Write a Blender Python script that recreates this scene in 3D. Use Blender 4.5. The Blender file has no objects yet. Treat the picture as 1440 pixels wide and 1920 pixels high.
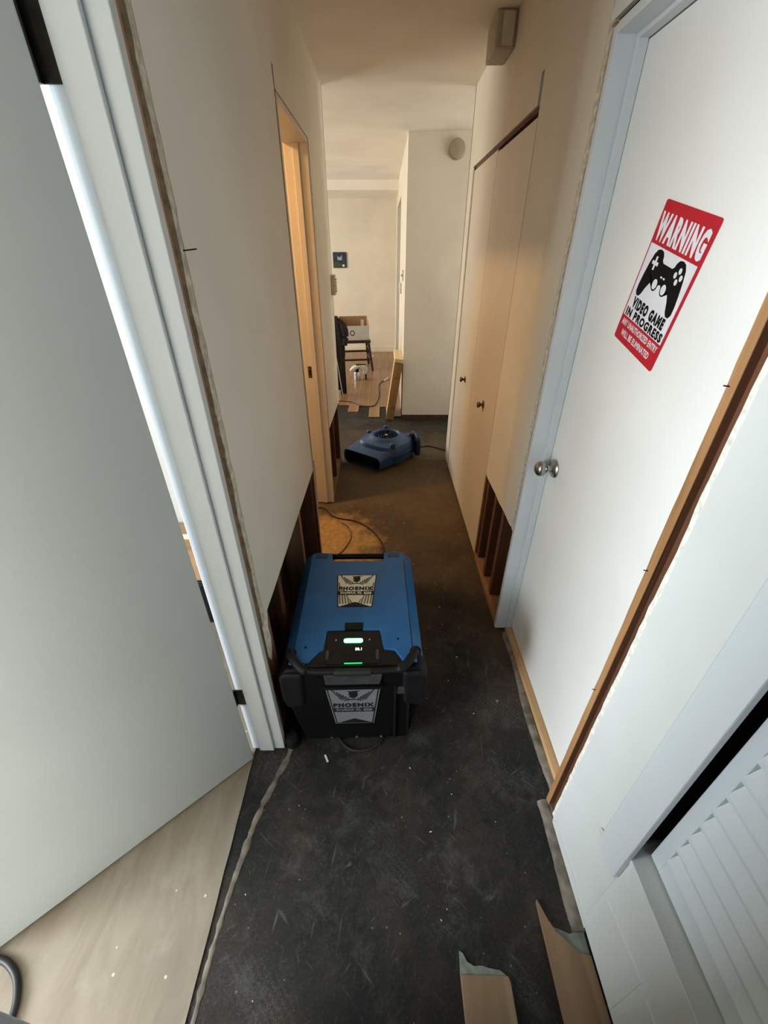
import bpy, bmesh, math, random
from mathutils import Matrix, Vector
random.seed(7)
sc = bpy.context.scene
COL = sc.collection
R = math.radians

# ------------------------------------------------------------------ camera, world, lights, exposure
cam_d = bpy.data.cameras.new('camera'); cam = bpy.data.objects.new('camera', cam_d); COL.objects.link(cam)
cam.location = (0, 0, 1.58)
cam.rotation_euler = (R(90 - 32.13), 0, R(0.0))
cam_d.sensor_fit = 'HORIZONTAL'; cam_d.sensor_width = 36.0
cam_d.lens = 774.0 / 1440.0 * 36.0
cam_d.clip_start = 0.02
sc.camera = cam

world = bpy.data.worlds.new('world'); sc.world = world; world.use_nodes = True
bg = world.node_tree.nodes['Background']
bg.inputs[0].default_value = (0.75, 0.85, 1.0, 1); bg.inputs[1].default_value = 0.6

sc.view_settings.view_transform = 'Standard'
sc.view_settings.look = 'None'
sc.view_settings.exposure = 0.0
sc.view_settings.gamma = 1.0
sc.view_settings.use_curve_mapping = False
sc.cycles.max_bounces = 8
sc.cycles.diffuse_bounces = 5
sc.cycles.glossy_bounces = 2
sc.cycles.transmission_bounces = 2
sc.cycles.caustics_reflective = False
sc.cycles.caustics_refractive = False


def area(name, loc, target, sx, sy, power, col):
    d = bpy.data.lights.new(name, 'AREA'); d.shape = 'RECTANGLE'; d.size = sx; d.size_y = sy
    d.energy = power; d.color = col
    o = bpy.data.objects.new(name, d); COL.objects.link(o)
    o.location = loc
    o.rotation_euler = (Vector(target) - Vector(loc)).to_track_quat('-Z', 'Y').to_euler()
    return o


# daylight entering the left room through its window, the room behind the camera, the living room windows
area('window_daylight_left_room', (-3.12, -0.8, 1.45), (0.0, -0.5, 1.2), 1.4, 1.25, 235, (0.86, 0.94, 1.0))
area('window_daylight_behind', (0.08, -2.9, 1.5), (0.08, 0.0, 1.3), 0.9, 1.2, 1, (0.86, 0.94, 1.0))
area('window_daylight_living', (-3.9, 5.8, 1.5), (0.0, 5.6, 1.2), 2.2, 1.5, 155, (1.0, 0.93, 0.80))
area('window_daylight_side_hall', (2.42, 3.75, 1.55), (0.3, 4.4, 1.6), 0.7, 1.2, 20, (1.0, 0.95, 0.86))

# ------------------------------------------------------------------ materials
MATS = {}


def nt(name):
    m = bpy.data.materials.new(name); m.use_nodes = True
    t = m.node_tree; b = t.nodes['Principled BSDF']
    MATS[name] = m
    return m, t, b


def N(t, typ, **kw):
    n = t.nodes.new(typ)
    for k, v in kw.items():
        setattr(n, k, v)
    return n


def texco(t, scale=(1, 1, 1), rot=(0, 0, 0)):
    c = N(t, 'ShaderNodeTexCoord'); mp = N(t, 'ShaderNodeMapping')
    mp.inputs['Scale'].default_value = scale; mp.inputs['Rotation'].default_value = rot
    t.links.new(c.outputs['Object'], mp.inputs['Vector'])
    return mp.outputs['Vector']


def noise(t, vec, scale, detail=4, rough=.55, dist=0):
    n = N(t, 'ShaderNodeTexNoise'); n.inputs['Scale'].default_value = scale
    n.inputs['Detail'].default_value = detail; n.inputs['Roughness'].default_value = rough
    n.inputs['Distortion'].default_value = dist
    t.links.new(vec, n.inputs['Vector'])
    return n.outputs['Fac']


def ramp(t, fac, stops):
    r = N(t, 'ShaderNodeValToRGB'); e = r.color_ramp.elements
    while len(e) < len(stops):
        e.new(0.5)
    for i, (p, c) in enumerate(stops):
        e[i].position = p; e[i].color = (c[0], c[1], c[2], 1) if len(c) == 3 else c
    t.links.new(fac, r.inputs['Fac'])
    return r.outputs['Color']


def g(v): return (v, v, v)


def mix(t, fac, a, b):
    m = N(t, 'ShaderNodeMix', data_type='RGBA')
    for s, v in ((0, fac), (6, a), (7, b)):
        if hasattr(v, 'node'):
            t.links.new(v, m.inputs[s])
        elif s == 0:
            m.inputs[0].default_value = v
        else:
            m.inputs[s].default_value = (*v, 1)
    return m.outputs[2]


def bump(t, b, h, strength, dist=0.01):
    n = N(t, 'ShaderNodeBump'); n.inputs['Strength'].default_value = strength; n.inputs['Distance'].default_value = dist
    t.links.new(h, n.inputs['Height']); t.links.new(n.outputs['Normal'], b.inputs['Normal'])


def paint(name, col, rough=.5, var=.06, bs=.15, scale=14):
    m, t, b = nt(name); v = texco(t)
    f = noise(t, v, 2.2, 2)
    lo = tuple(c * (1 - var) for c in col); hi = tuple(min(1, c * (1 + var)) for c in col)
    t.links.new(ramp(t, f, [(.3, lo), (.7, hi)]), b.inputs['Base Color'])
    b.inputs['Roughness'].default_value = rough
    return m


def plain(name, col, rough=.5, metal=0.0, var=.1, scale=30):
    m, t, b = nt(name); v = texco(t)
    f = noise(t, v, scale, 1)
    t.links.new(ramp(t, f, [(.3, tuple(c * (1 - var) for c in col)), (.7, tuple(min(1, c * (1 + var)) for c in col))]), b.inputs['Base Color'])
    b.inputs['Roughness'].default_value = rough; b.inputs['Metallic'].default_value = metal
    return m


def wood(name, dark, light, axis='Y', rough=.55, scale=1.0, knots=False):
    m, t, b = nt(name)
    s = {'X': (1.2, 30, 30), 'Y': (30, 1.2, 30), 'Z': (30, 30, 1.2)}[axis]
    v = texco(t, tuple(k * scale for k in s))
    f = noise(t, v, 1.0, 3, .6, .6)
    c = ramp(t, f, [(.28, dark), (.5, tuple((a + q) / 2 for a, q in zip(dark, light))), (.72, light)])
    if knots:
        v2 = texco(t, (1, 1, 1)); k = noise(t, v2, 7, 2)
        c = mix(t, ramp(t, k, [(.62, g(0)), (.72, g(.7))]), c, tuple(x * .5 for x in dark))
    t.links.new(c, b.inputs['Base Color']); b.inputs['Roughness'].default_value = rough
    return m


def emit(name, col, s):
    m, t, b = nt(name)
    b.inputs['Base Color'].default_value = (0, 0, 0, 1)
    b.inputs['Emission Color'].default_value = (*col, 1); b.inputs['Emission Strength'].default_value = s
    return m


paint('wall_paint', (.81, .77, .69), .6)
paint('wall_paint_cream', (.70, .645, .545), .55)
paint('room_paint', (.52, .51, .48), .6)
paint('wall_paint_white', (.67, .69, .665), .45)
paint('ceiling_paint', (.86, .80, .70), .8)
paint('trim_paint', (.64, .68, .70), .35, .04, .05)
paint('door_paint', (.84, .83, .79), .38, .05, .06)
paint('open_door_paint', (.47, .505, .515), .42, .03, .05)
paint('closet_paint', (.64, .575, .48), .42, .04, .05)
plain('gypsum', (.62, .56, .44), .9, 0, .25, 60)
plain('gypsum_pale', (.78, .75, .66), .9, 0, .2, 60)
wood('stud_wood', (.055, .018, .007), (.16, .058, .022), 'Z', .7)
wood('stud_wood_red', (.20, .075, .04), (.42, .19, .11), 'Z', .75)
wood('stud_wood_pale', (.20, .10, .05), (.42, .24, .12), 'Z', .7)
wood('plate_wood', (.16, .075, .03), (.36, .19, .085), 'Y', .65)
wood('jamb_raw', (.22, .10, .035), (.48, .26, .11), 'Z', .6)
wood('strip_wood', (.38, .22, .09), (.60, .38, .18), 'Y', .5)
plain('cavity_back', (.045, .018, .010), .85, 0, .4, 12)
wood('lumber', (.19, .095, .032), (.38, .22, .085), 'Z', .55, .7, True)
wood('lumber_pale', (.50, .33, .15), (.72, .52, .28), 'Z', .55, .7)
wood('lumber_cap', (.62, .44, .22), (.86, .68, .40), 'Y', .55, .7)
wood('dark_wood', (.018, .008, .005), (.05, .022, .012), 'Z', .35)
plain('cardboard', (.36, .21, .10), .85, 0, .1)
plain('box_white', (.62, .60, .56), .6, 0, .04)
plain('black_cloth', (.012, .011, .014), .85, 0, .4)
plain('black_plastic', (.0045, .0045, .005), .45, 0, .2, 40)
MATS['black_plastic'].node_tree.nodes['Principled BSDF'].inputs['Specular IOR Level'].default_value = .2
plain('black_plastic_dull', (.008, .008, .009), .55, 0, .25, 40)
MATS['black_plastic_dull'].node_tree.nodes['Principled BSDF'].inputs['Specular IOR Level'].default_value = .25
plain('grey_plastic', (.045, .047, .05), .5, 0, .3, 50)
plain('panel_black', (.006, .008, .008), .25, 0, .1)
plain('rubber', (.010, .010, .010), .6)
plain('cord_black', (.012, .011, .010), .5)
plain('cord_brown', (.05, .03, .02), .5)
plain('cord_grey', (.10, .085, .075), .5)
plain('bronze', (.035, .028, .018), .38, .6, .4, 40)
plain('satin_nickel', (.42, .40, .37), .28, 1.0, .05)
plain('old_brass', (.14, .10, .05), .35, .9, .2)
plain('ivory_plastic', (.55, .49, .36), .45, 0, .05)
plain('white_plastic', (.75, .74, .70), .4, 0, .03)
plain('chime_beige', (.40, .35, .26), .5, 0, .06)
plain('sign_red', (.50, .006, .016), .7, 0, .05)
plain('sign_white', (.80, .79, .83), .42, 0, .03)
plain('sign_black', (.006, .005, .004), .8, 0, .1)
MATS['sign_black'].node_tree.nodes['Principled BSDF'].inputs['Specular IOR Level'].default_value = .15
plain('label_cream', (.86, .80, .62), .5, 0, .05)
plain('label_grey', (.30, .29, .26), .4, 0, .05)
plain('label_silver', (.26, .27, .29), .35, .2, .05)
plain('label_black', (.006, .006, .006), .6)
plain('label_stripe', (.20, .17, .12), .45)
plain('silver', (.62, .64, .66), .25, .85, .05)
plain('chip_white', (.72, .70, .66), .8)
plain('torn_backing', (.20, .22, .19), .8, 0, .25, 40)
plain('mastic_ridge', (.15, .125, .095), .75, 0, .45, 25)
plain('night_blue', (.012, .030, .055), .4, 0, .5, 20)
plain('picture_pale', (.30, .38, .42), .5, 0, .3, 30)
plain('picture_green', (.05, .06, .03), .5, 0, .4, 30)
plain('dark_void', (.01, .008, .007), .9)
emit('led_green', (.10, 1.0, .30), 9.0)
emit('led_green_dim', (.02, .8, .22), 1.6)
emit('led_white', (.85, 1.0, .92), 3.0)

# blue moulded plastic
m, t, b = nt('blue_plastic'); v = texco(t)
t.links.new(ramp(t, noise(t, v, 9, 4), [(.3, (.014, .125, .34)), (.7, (.020, .155, .40))]), b.inputs['Base Color'])
b.inputs['Roughness'].default_value = .36
m, t, b = nt('blue_plastic_deep'); v = texco(t)
t.links.new(ramp(t, noise(t, v, 12, 4), [(.3, (.016, .055, .16)), (.7, (.022, .08, .20))]), b.inputs['Base Color'])
b.inputs['Roughness'].default_value = .42
plain('blue_plastic_dark', (.008, .022, .06), .45)

# black mastic-covered subfloor with smears, scuffs, specks, and warm light painted tan by the second doorway
m, t, b = nt('mastic_floor')
v = texco(t)
big = noise(t, v, 2.3, 5, .6)
fine = noise(t, v, 26, 6, .7)
c = mix(t, ramp(t, big, [(.38, g(0)), (.66, g(1))]), (.0045, .0045, .005), (.022, .017, .012))
c = mix(t, ramp(t, fine, [(.42, g(0)), (.78, g(.6))]), c, (.036, .033, .029))
sep = N(t, 'ShaderNodeSeparateXYZ'); t.links.new(v, sep.inputs[0])


def mth(op, a, b_=None, clamp=False):
    n = N(t, 'ShaderNodeMath', operation=op, use_clamp=clamp)
    for i, q in enumerate((a, b_)):
        if q is None:
            continue
        if hasattr(q, 'node'):
            t.links.new(q, n.inputs[i])
        else:
            n.inputs[i].default_value = q
    return n.outputs[0]


# brown tint further down the hall: warm light painted into the floor colour
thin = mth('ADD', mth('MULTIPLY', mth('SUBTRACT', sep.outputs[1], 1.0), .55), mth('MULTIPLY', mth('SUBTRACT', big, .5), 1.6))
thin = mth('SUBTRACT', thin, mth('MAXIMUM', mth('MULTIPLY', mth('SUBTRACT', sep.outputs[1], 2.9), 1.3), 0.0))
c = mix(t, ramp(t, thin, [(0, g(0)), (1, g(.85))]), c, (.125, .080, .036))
# scrape marks, long thin, several directions
for i, (rz, sx, sy, lo, hi, amt) in enumerate([(.15, 60, 5, .66, .77, .45), (-.9, 70, 7, .66, .78, .45), (1.0, 45, 9, .66, .78, .4), (.6, 90, 9, .67, .79, .4), (-.45, 110, 12, .68, .79, .4)]):
    m2 = N(t, 'ShaderNodeMapping'); m2.inputs['Scale'].default_value = (sx, sy, 1)
    t.links.new(texco(t, (1, 1, 1), (0, 0, rz)), m2.inputs['Vector']); vv = m2.outputs['Vector']
    s_ = noise(t, vv, 1, 3, .6)
    c = mix(t, ramp(t, s_, [(lo, g(0)), (hi, g(amt))]), c, (.17, .165, .155))
# pale dusty patches
du = noise(t, v, 6.5, 8, .8, .4)
c = mix(t, ramp(t, du, [(.52, g(0)), (.76, g(.42))]), c, (.145, .138, .128))
br = noise(t, v, 4.2, 5, .7)
c = mix(t, ramp(t, br, [(.50, g(0)), (.70, g(.5))]), c, (.055, .040, .027))
gn = noise(t, v, 140, 3, .7)
c = mix(t, ramp(t, gn, [(.55, g(0)), (.80, g(.35))]), c, (.12, .112, .10))
# trowel hatch in a few patches
w1 = N(t, 'ShaderNodeTexWave', wave_type='BANDS', bands_direction='DIAGONAL'); w1.inputs['Scale'].default_value = 30
w1.inputs['Distortion'].default_value = 9; w1.inputs['Detail Scale'].default_value = 5; t.links.new(v, w1.inputs['Vector'])
hm = noise(t, v, 3.1, 2)
hf = mth('MULTIPLY', ramp(t, hm, [(.54, g(0)), (.66, g(1))]), ramp(t, w1.outputs['Fac'], [(.6, g(0)), (.95, g(.22))]))
c = mix(t, hf, c, (.17, .175, .185))
# white specks of plaster
vo = N(t, 'ShaderNodeTexVoronoi'); vo.inputs['Scale'].default_value = 17; t.links.new(v, vo.inputs['Vector'])
sel = N(t, 'ShaderNodeSeparateColor'); t.links.new(vo.outputs['Color'], sel.inputs[0])
thr = mth('MULTIPLY', mth('SUBTRACT', sel.outputs[0], .55, True), .22)
c = mix(t, mth('MULTIPLY', mth('LESS_THAN', vo.outputs['Distance'], thr), .6), c, (.34, .32, .29))
vo2 = N(t, 'ShaderNodeTexVoronoi'); vo2.inputs['Scale'].default_value = 42; t.links.new(v, vo2.inputs['Vector'])
sel2 = N(t, 'ShaderNodeSeparateColor'); t.links.new(vo2.outputs['Color'], sel2.inputs[0])
thr2 = mth('MULTIPLY', mth('SUBTRACT', sel2.outputs[1], .6, True), .35)
c = mix(t, mth('MULTIPLY', mth('LESS_THAN', vo2.outputs['Distance'], thr2), .45), c, (.22, .21, .19))
# pool of warm light from the second doorway, painted tan into the floor
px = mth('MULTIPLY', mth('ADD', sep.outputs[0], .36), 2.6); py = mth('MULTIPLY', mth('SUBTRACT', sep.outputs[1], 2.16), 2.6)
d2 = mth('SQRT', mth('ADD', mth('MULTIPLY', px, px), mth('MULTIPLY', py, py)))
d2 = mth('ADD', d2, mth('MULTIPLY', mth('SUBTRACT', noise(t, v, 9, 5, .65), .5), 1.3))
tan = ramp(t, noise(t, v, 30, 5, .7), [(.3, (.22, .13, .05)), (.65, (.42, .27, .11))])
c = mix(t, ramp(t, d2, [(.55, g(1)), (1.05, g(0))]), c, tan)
t.links.new(c, b.inputs['Base Color'])
t.links.new(ramp(t, fine, [(.3, g(.5)), (.7, g(.85))]), b.inputs['Roughness'])
b.inputs['Specular IOR Level'].default_value = .3
bump(t, b, fine, .35, .004)

# pale dusty plywood of the left room
m, t, b = nt('plywood_floor')
v = texco(t, (5, 1.2, 1)); v0 = texco(t)
f1 = noise(t, v, 2.5, 6, .6, .8)
c = ramp(t, f1, [(.25, (.17, .135, .095)), (.6, (.245, .205, .155)), (.85, (.30, .25, .19))])
c = mix(t, ramp(t, noise(t, v0, 7, 5, .65), [(.55, g(0)), (.85, g(.5))]), c, (.40, .36, .30))
vo = N(t, 'ShaderNodeTexVoronoi'); vo.inputs['Scale'].default_value = 14; t.links.new(v0, vo.inputs['Vector'])
c = mix(t, ramp(t, vo.outputs['Distance'], [(.03, g(.8)), (.06, g(0))]), c, (.68, .64, .58))
t.links.new(c, b.inputs['Base Color']); b.inputs['Roughness'].default_value = .6
bump(t, b, f1, .15, .004)

# laminate planks
wood('laminate', (.20, .105, .048), (.35, .20, .10), 'Y', .33, .5)
wood('oak_plank', (.20, .125, .07), (.36, .245, .145), 'Y', .45, .6)
wood('oak_plank_dark', (.15, .085, .045), (.29, .18, .10), 'Y', .45, .6)

# ------------------------------------------------------------------ mesh helpers


class MB:
    def __init__(self):
        self.v = []; self.f = []; self.m = []

    def add(self, vs, fs, mi=0):
        k = len(self.v); self.v += [tuple(p) for p in vs]
        self.f += [tuple(i + k for i in f) for f in fs]; self.m += [mi] * len(fs)
        return self

    def box(self, x0, x1, y0, y1, z0, z1, mi=0):
        return self.add([(x0, y0, z0), (x1, y0, z0), (x1, y1, z0), (x0, y1, z0), (x0, y0, z1), (x1, y0, z1), (x1, y1, z1), (x0, y1, z1)],
                        [(0, 3, 2, 1), (4, 5, 6, 7), (0, 1, 5, 4), (1, 2, 6, 5), (2, 3, 7, 6), (3, 0, 4, 7)], mi)

    def prism(self, poly, a0, a1, axis='z', mi=0):
        """poly in the two other axes: z->(x,y), x->(y,z), y->(x,z)"""
        def P(p, a):
            return {'z': (p[0], p[1], a), 'x': (a, p[0], p[1]), 'y': (p[0], a, p[1])}[axis]
        n = len(poly)
        vs = [P(p, a0) for p in poly] + [P(p, a1) for p in poly]
        fs = [tuple(range(n))[::-1], tuple(range(n, 2 * n))]
        fs += [(i, (i + 1) % n, n + (i + 1) % n, n + i) for i in range(n)]
        return self.add(vs, fs, mi)

    def loft(self, rings, mi=0, cap0=True, cap1=True):
        n = len(rings[0]); vs = [p for r in rings for p in r]; fs = []
        for k in range(len(rings) - 1):
            for i in range(n):
                j = (i + 1) % n
                fs.append((k * n + i, k * n + j, (k + 1) * n + j, (k + 1) * n + i))
        if cap0: fs.append(tuple(range(n))[::-1])
        if cap1: fs.append(tuple(range((len(rings) - 1) * n, len(rings) * n)))
        return self.add(vs, fs, mi)

    def tube(self, pts, r, n=8, mi=0):
        pts = [Vector(p) for p in pts]; rings = []
        up = Vector((0, 0, 1))
        for i, p in enumerate(pts):
            d = (pts[min(i + 1, len(pts) - 1)] - pts[max(i - 1, 0)]).normalized()
            a = d.cross(up)
            if a.length < 1e-3: a = d.cross(Vector((1, 0, 0)))
            a.normalize(); bb = a.cross(d)
            rr = r[i] if isinstance(r, (list, tuple)) else r
            rings.append([tuple(p + a * rr * math.cos(2 * math.pi * k / n) + bb * rr * math.sin(2 * math.pi * k / n)) for k in range(n)])
        return self.loft(rings, mi)

    def lathe(self, prof, o=(0, 0, 0), axis='z', n=20, mi=0):
        """prof: list of (radius, height along axis)"""
        rings = []
        for r, h in prof:
            ring = []
            for k in range(n):
                c, s = r * math.cos(2 * math.pi * k / n), r * math.sin(2 * math.pi * k / n)
                p = {'z': (c, s, h), 'x': (h, c, s), 'y': (c, h, s), '-x': (-h, c, s)}[axis]
                ring.append((p[0] + o[0], p[1] + o[1], p[2] + o[2]))
            rings.append(ring)
        return self.loft(rings, mi)

    def build(self, name, mat, parent=None, bevel=0, seg=2, smooth=False, loc=None, rot=None):
        me = bpy.data.meshes.new(name); me.from_pydata(self.v, [], self.f)
        for mm in (mat if isinstance(mat, (list, tuple)) else [mat]):
            me.materials.append(MATS[mm])
        me.polygons.foreach_set('material_index', self.m)
        bm = bmesh.new(); bm.from_mesh(me); bmesh.ops.recalc_face_normals(bm, faces=bm.faces)
        bm.to_mesh(me); bm.free()
        if smooth:
            me.polygons.foreach_set('use_smooth', [True] * len(me.polygons))
            try:
                me.set_sharp_from_angle(angle=R(38))
            except Exception:
                pass
        me.update()
        o = bpy.data.objects.new(name, me); COL.objects.link(o)
        if parent is not None: o.parent = parent
        if loc: o.location = loc
        if rot: o.rotation_euler = rot
        if bevel:
            bv = o.modifiers.new('bevel', 'BEVEL'); bv.width = bevel; bv.segments = seg; bv.limit_method = 'ANGLE'; bv.angle_limit = R(35)
            bv.harden_normals = False
        return o


def tag(o, label, cat=None, group=None, kind=None):
    o['label'] = label
    if cat: o['category'] = cat
    if group: o['group'] = group
    if kind: o['kind'] = kind
    return o


def struct(o, label, cat):
    return tag(o, label, cat, kind='structure')


def empty(name, loc=(0, 0, 0), rot=(0, 0, 0)):
    o = bpy.data.objects.new(name, None); COL.objects.link(o); o.location = loc; o.rotation_euler = rot
    o.empty_display_size = .05
    return o


def ragged(a0, a1, base, amp, n, seed=0, swap=False):
    """points along the second coordinate from a0 to a1 at first coordinate base with jitter"""
    rr = random.Random(seed); out = []; drift = 0
    for i in range(n + 1):
        drift = .7 * drift + rr.uniform(-amp, amp) * .6
        q = (base + drift + rr.uniform(-amp, amp) * .5, a0 + (a1 - a0) * i / n)
        out.append(q[::-1] if swap else q)
    return out


def text2d(s, rect, bold=.02, yscale=None):
    """outline mesh of a string fitted to rect (x0,x1,y0,y1) in its own plane"""
    cu = bpy.data.curves.new('t', 'FONT'); cu.body = s; cu.size = 1; cu.offset = bold; cu.resolution_u = 3
    cu.space_character = 1.0 + bold * 3.4
    o = bpy.data.objects.new('t', cu); COL.objects.link(o)
    bpy.context.view_layer.update()
    me = bpy.data.meshes.new_from_object(o.evaluated_get(bpy.context.evaluated_depsgraph_get()))
    vs = [(v.co.x, v.co.y) for v in me.vertices]; fs = [tuple(p.vertices) for p in me.polygons]
    bpy.data.objects.remove(o); bpy.data.curves.remove(cu); bpy.data.meshes.remove(me)
    xs = [v[0] for v in vs]; ys = [v[1] for v in vs]
    x0, x1, y0, y1 = rect
    sx = (x1 - x0) / (max(xs) - min(xs)); sy = (y1 - y0) / (max(ys) - min(ys))
    return [(x0 + (v[0] - min(xs)) * sx, y0 + (v[1] - min(ys)) * sy) for v in vs], fs


def text_into(mb, s, rect, z, bold=.02, mi=0):
    vs, fs = text2d(s, rect, bold)
    mb.add([(x, y, z) for x, y in vs], fs, mi)


def smooth_path(pts, n=6):
    """Catmull-Rom"""
    P = [Vector(p) for p in pts]; P = [P[0] * 2 - P[1]] + P + [P[-1] * 2 - P[-2]]; out = []
    for i in range(1, len(P) - 2):
        for k in range(n):
            u = k / n
            out.append(.5 * ((2 * P[i]) + (-P[i - 1] + P[i + 1]) * u + (2 * P[i - 1] - 5 * P[i] + 4 * P[i + 1] - P[i + 2]) * u * u
                             + (-P[i - 1] + 3 * P[i] - 3 * P[i + 1] + P[i + 2]) * u ** 3))
    out.append(P[-2])
    return [tuple(p) for p in out]


# ------------------------------------------------------------------ structure: floors, ceiling
XL, XR, CZ = -.372, .548, 2.42
XLB = -.490            # room side of the left hall wall
XRB = .666

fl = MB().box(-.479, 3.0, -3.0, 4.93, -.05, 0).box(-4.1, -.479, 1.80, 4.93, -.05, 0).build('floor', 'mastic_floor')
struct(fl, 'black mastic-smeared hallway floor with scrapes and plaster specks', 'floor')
ply = MB().prism([(-3.3, -3.0)] + ragged(-3.0, .86, -.481, .002, 60, 3) + [(-.49, .86), (-.49, 1.8), (-3.3, 1.8)], -.04, .004, 'z').build('floor', 'plywood_floor')
struct(ply, 'pale dusty plywood floor under the open left door', 'floor')

# adhesive ridge along the plywood seam
rp = smooth_path([(-.36, .93, 0), (-.352, .86, 0), (-.356, .81, 0), (-.39, .711, 0), (-.422, .607, 0), (-.437, .509, 0), (-.45, .422, 0), (-.460, .313, 0), (-.462, .204, 0), (-.465, .05, 0), (-.465, -.4, 0)], 7)
rr = random.Random(4)
rad = [rr.uniform(.0035, .0085) * (1.4 if .5 < p[1] < .9 else 1) for p in rp]
rm = MB(); rings = []
for p, r_ in zip(rp, rad):
    rings.append([(p[0] + r_ * 1.15 * math.cos(a) + rr.uniform(-.001, .001), p[1], max(0.0005, r_ * .4 * math.sin(a))) for a in [math.pi * k / 6 for k in range(7)]])
rm.loft(rings)
rm.build('adhesive_ridge', 'mastic_ridge', fl, smooth=True)
# grimy ridges along the right wall foot
for pts, w_, zz in ([[(.531, .665), (.533, .578), (.529, .47), (.527, .385), (.530, .345)], .012, .016], [[(.585, 1.40), (.59, 1.205), (.577, 1.023), (.577, .849), (.585, .70)], .010, .010]):
    pp = smooth_path([(x, y, 0) for x, y in pts], 8); rings = []
    for p in pp:
        r_ = w_ * rr.uniform(.88, 1.1)
        rings.append([(p[0] - r_, p[1], .0005), (p[0] - r_ * .7, p[1], zz * rr.uniform(.3, .6)), (p[0], p[1], zz * rr.uniform(.8, 1.1)), (p[0] + .018, p[1], zz * 1.05), (p[0] + .018, p[1], .0005)])
    MB().loft(rings).build('adhesive_ridge', 'mastic_ridge', fl, smooth=True)

cl = MB().box(-4.2, 3.1, -3.1, 8.4, CZ, CZ + .1).build('ceiling', 'ceiling_paint')
struct(cl, 'plain painted ceiling above the hallway', 'ceiling')

# ------------------------------------------------------------------ left hall wall
T = .0125
wl = MB()
edge = ragged(.618, CZ, .916, .0035, 70, 11)
poly = edge + [(3.40, CZ), (3.40, .545)] + [(y, .548 + (3.40 - y) * .02 + random.uniform(-.003, .003)) for y in (3.2, 3.0, 2.8)] + [(2.688, .565)]
poly += ragged(.60, 2.055, 2.688, .002, 20, 5) + [(1.962, 2.055), (1.962, 2.115), (1.938, 2.115)]
poly += [(q[0] - .002, q[1]) for q in ragged(2.03, .616, 1.945, .0025, 34, 6)]
poly += [(y, .616 + random.uniform(-.002, .002)) for y in (1.7, 1.45, 1.2, 1.05)]
wl.prism(poly, XL - T, XL, 'x')
wl.box(XL - .10, XL, 3.385, 3.40, .545, CZ)        # finished end of the wall
wall_left = wl.build('wall_left', 'wall_paint')
struct(wall_left, 'left hallway wall cut off above the floor, bare studs below', 'wall')
MB().prism(ragged(.60, CZ, .893, .0045, 80, 21) + ragged(CZ, .622, .928, .001, 4, 22), XL - T, XL - .0015, 'x').build('torn_drywall_edge', 'gypsum', wall_left)
# room-side boards
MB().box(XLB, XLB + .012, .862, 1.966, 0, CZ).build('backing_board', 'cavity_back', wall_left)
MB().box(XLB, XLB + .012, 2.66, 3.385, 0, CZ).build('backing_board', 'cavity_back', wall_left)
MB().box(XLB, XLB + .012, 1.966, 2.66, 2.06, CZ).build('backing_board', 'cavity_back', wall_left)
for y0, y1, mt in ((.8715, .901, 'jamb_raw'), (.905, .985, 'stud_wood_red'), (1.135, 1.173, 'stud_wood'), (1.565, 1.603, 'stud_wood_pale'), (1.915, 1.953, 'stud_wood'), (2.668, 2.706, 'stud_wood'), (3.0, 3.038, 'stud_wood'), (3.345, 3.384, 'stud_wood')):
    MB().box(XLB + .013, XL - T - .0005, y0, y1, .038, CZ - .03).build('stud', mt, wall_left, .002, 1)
MB().box(XLB + .013, XL - T, .864, 1.953, 0.001, .038).build('sole_plate', 'stud_wood', wall_left, .002, 1)
MB().box(XLB + .013, XL - T + .006, 2.668, 3.384, 0.001, .038).build('sole_plate', 'plate_wood', wall_left, .002, 1)
# plaster smear on the stud by the jamb
MB().prism([(.906, .44), (.925, .40), (.945, .43), (.96, .47), (.955, .53), (.97, .58), (.968, .622), (.906, .622)], XL - T - .0006, XL - T + .0015, 'x').build('plaster_smear', 'gypsum_pale', wall_left)
# near part of the same wall behind / beside the camera
wln = MB().box(XLB, XL, -1.9, .06, 0, CZ).box(XLB, XL, .06, .86, 2.06, CZ).build('wall_left', 'wall_paint')
struct(wln, 'left hallway wall beside the viewer, before the open door', 'wall')

# jamb of the left door (camera-facing)
jm = MB().box(XLB, XL, .84, .862, 0.006, 2.05)
j1 = jm.build('trim_1', 'trim_paint', bevel=.002)
struct(j1, 'white painted door jamb of the open left door, casing torn off', 'door jamb')
MB().box(-.462, -.409, .829, .8401, 0.01, 2.03).build('door_stop', 'trim_paint', j1, .002)
MB().prism(ragged(0.04, 2.05, .8625, .0012, 50, 31) + [(.868, 2.05), (.868, .04)], XL - .003, XL - .0004, 'x').build('raw_edge', 'jamb_raw', j1)
MB().box(XL - .02, XL - .006, .8621, .870, .04, 2.05).build('raw_edge', 'jamb_raw', j1)
MB().box(XLB, XL, .06, .082, 0.006, 2.05).build('near_jamb', 'trim_paint', j1, .002)
MB().box(XLB, XL, .082, .84, 2.03, 2.05).build('head_jamb', 'trim_paint', j1, .002)

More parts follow.
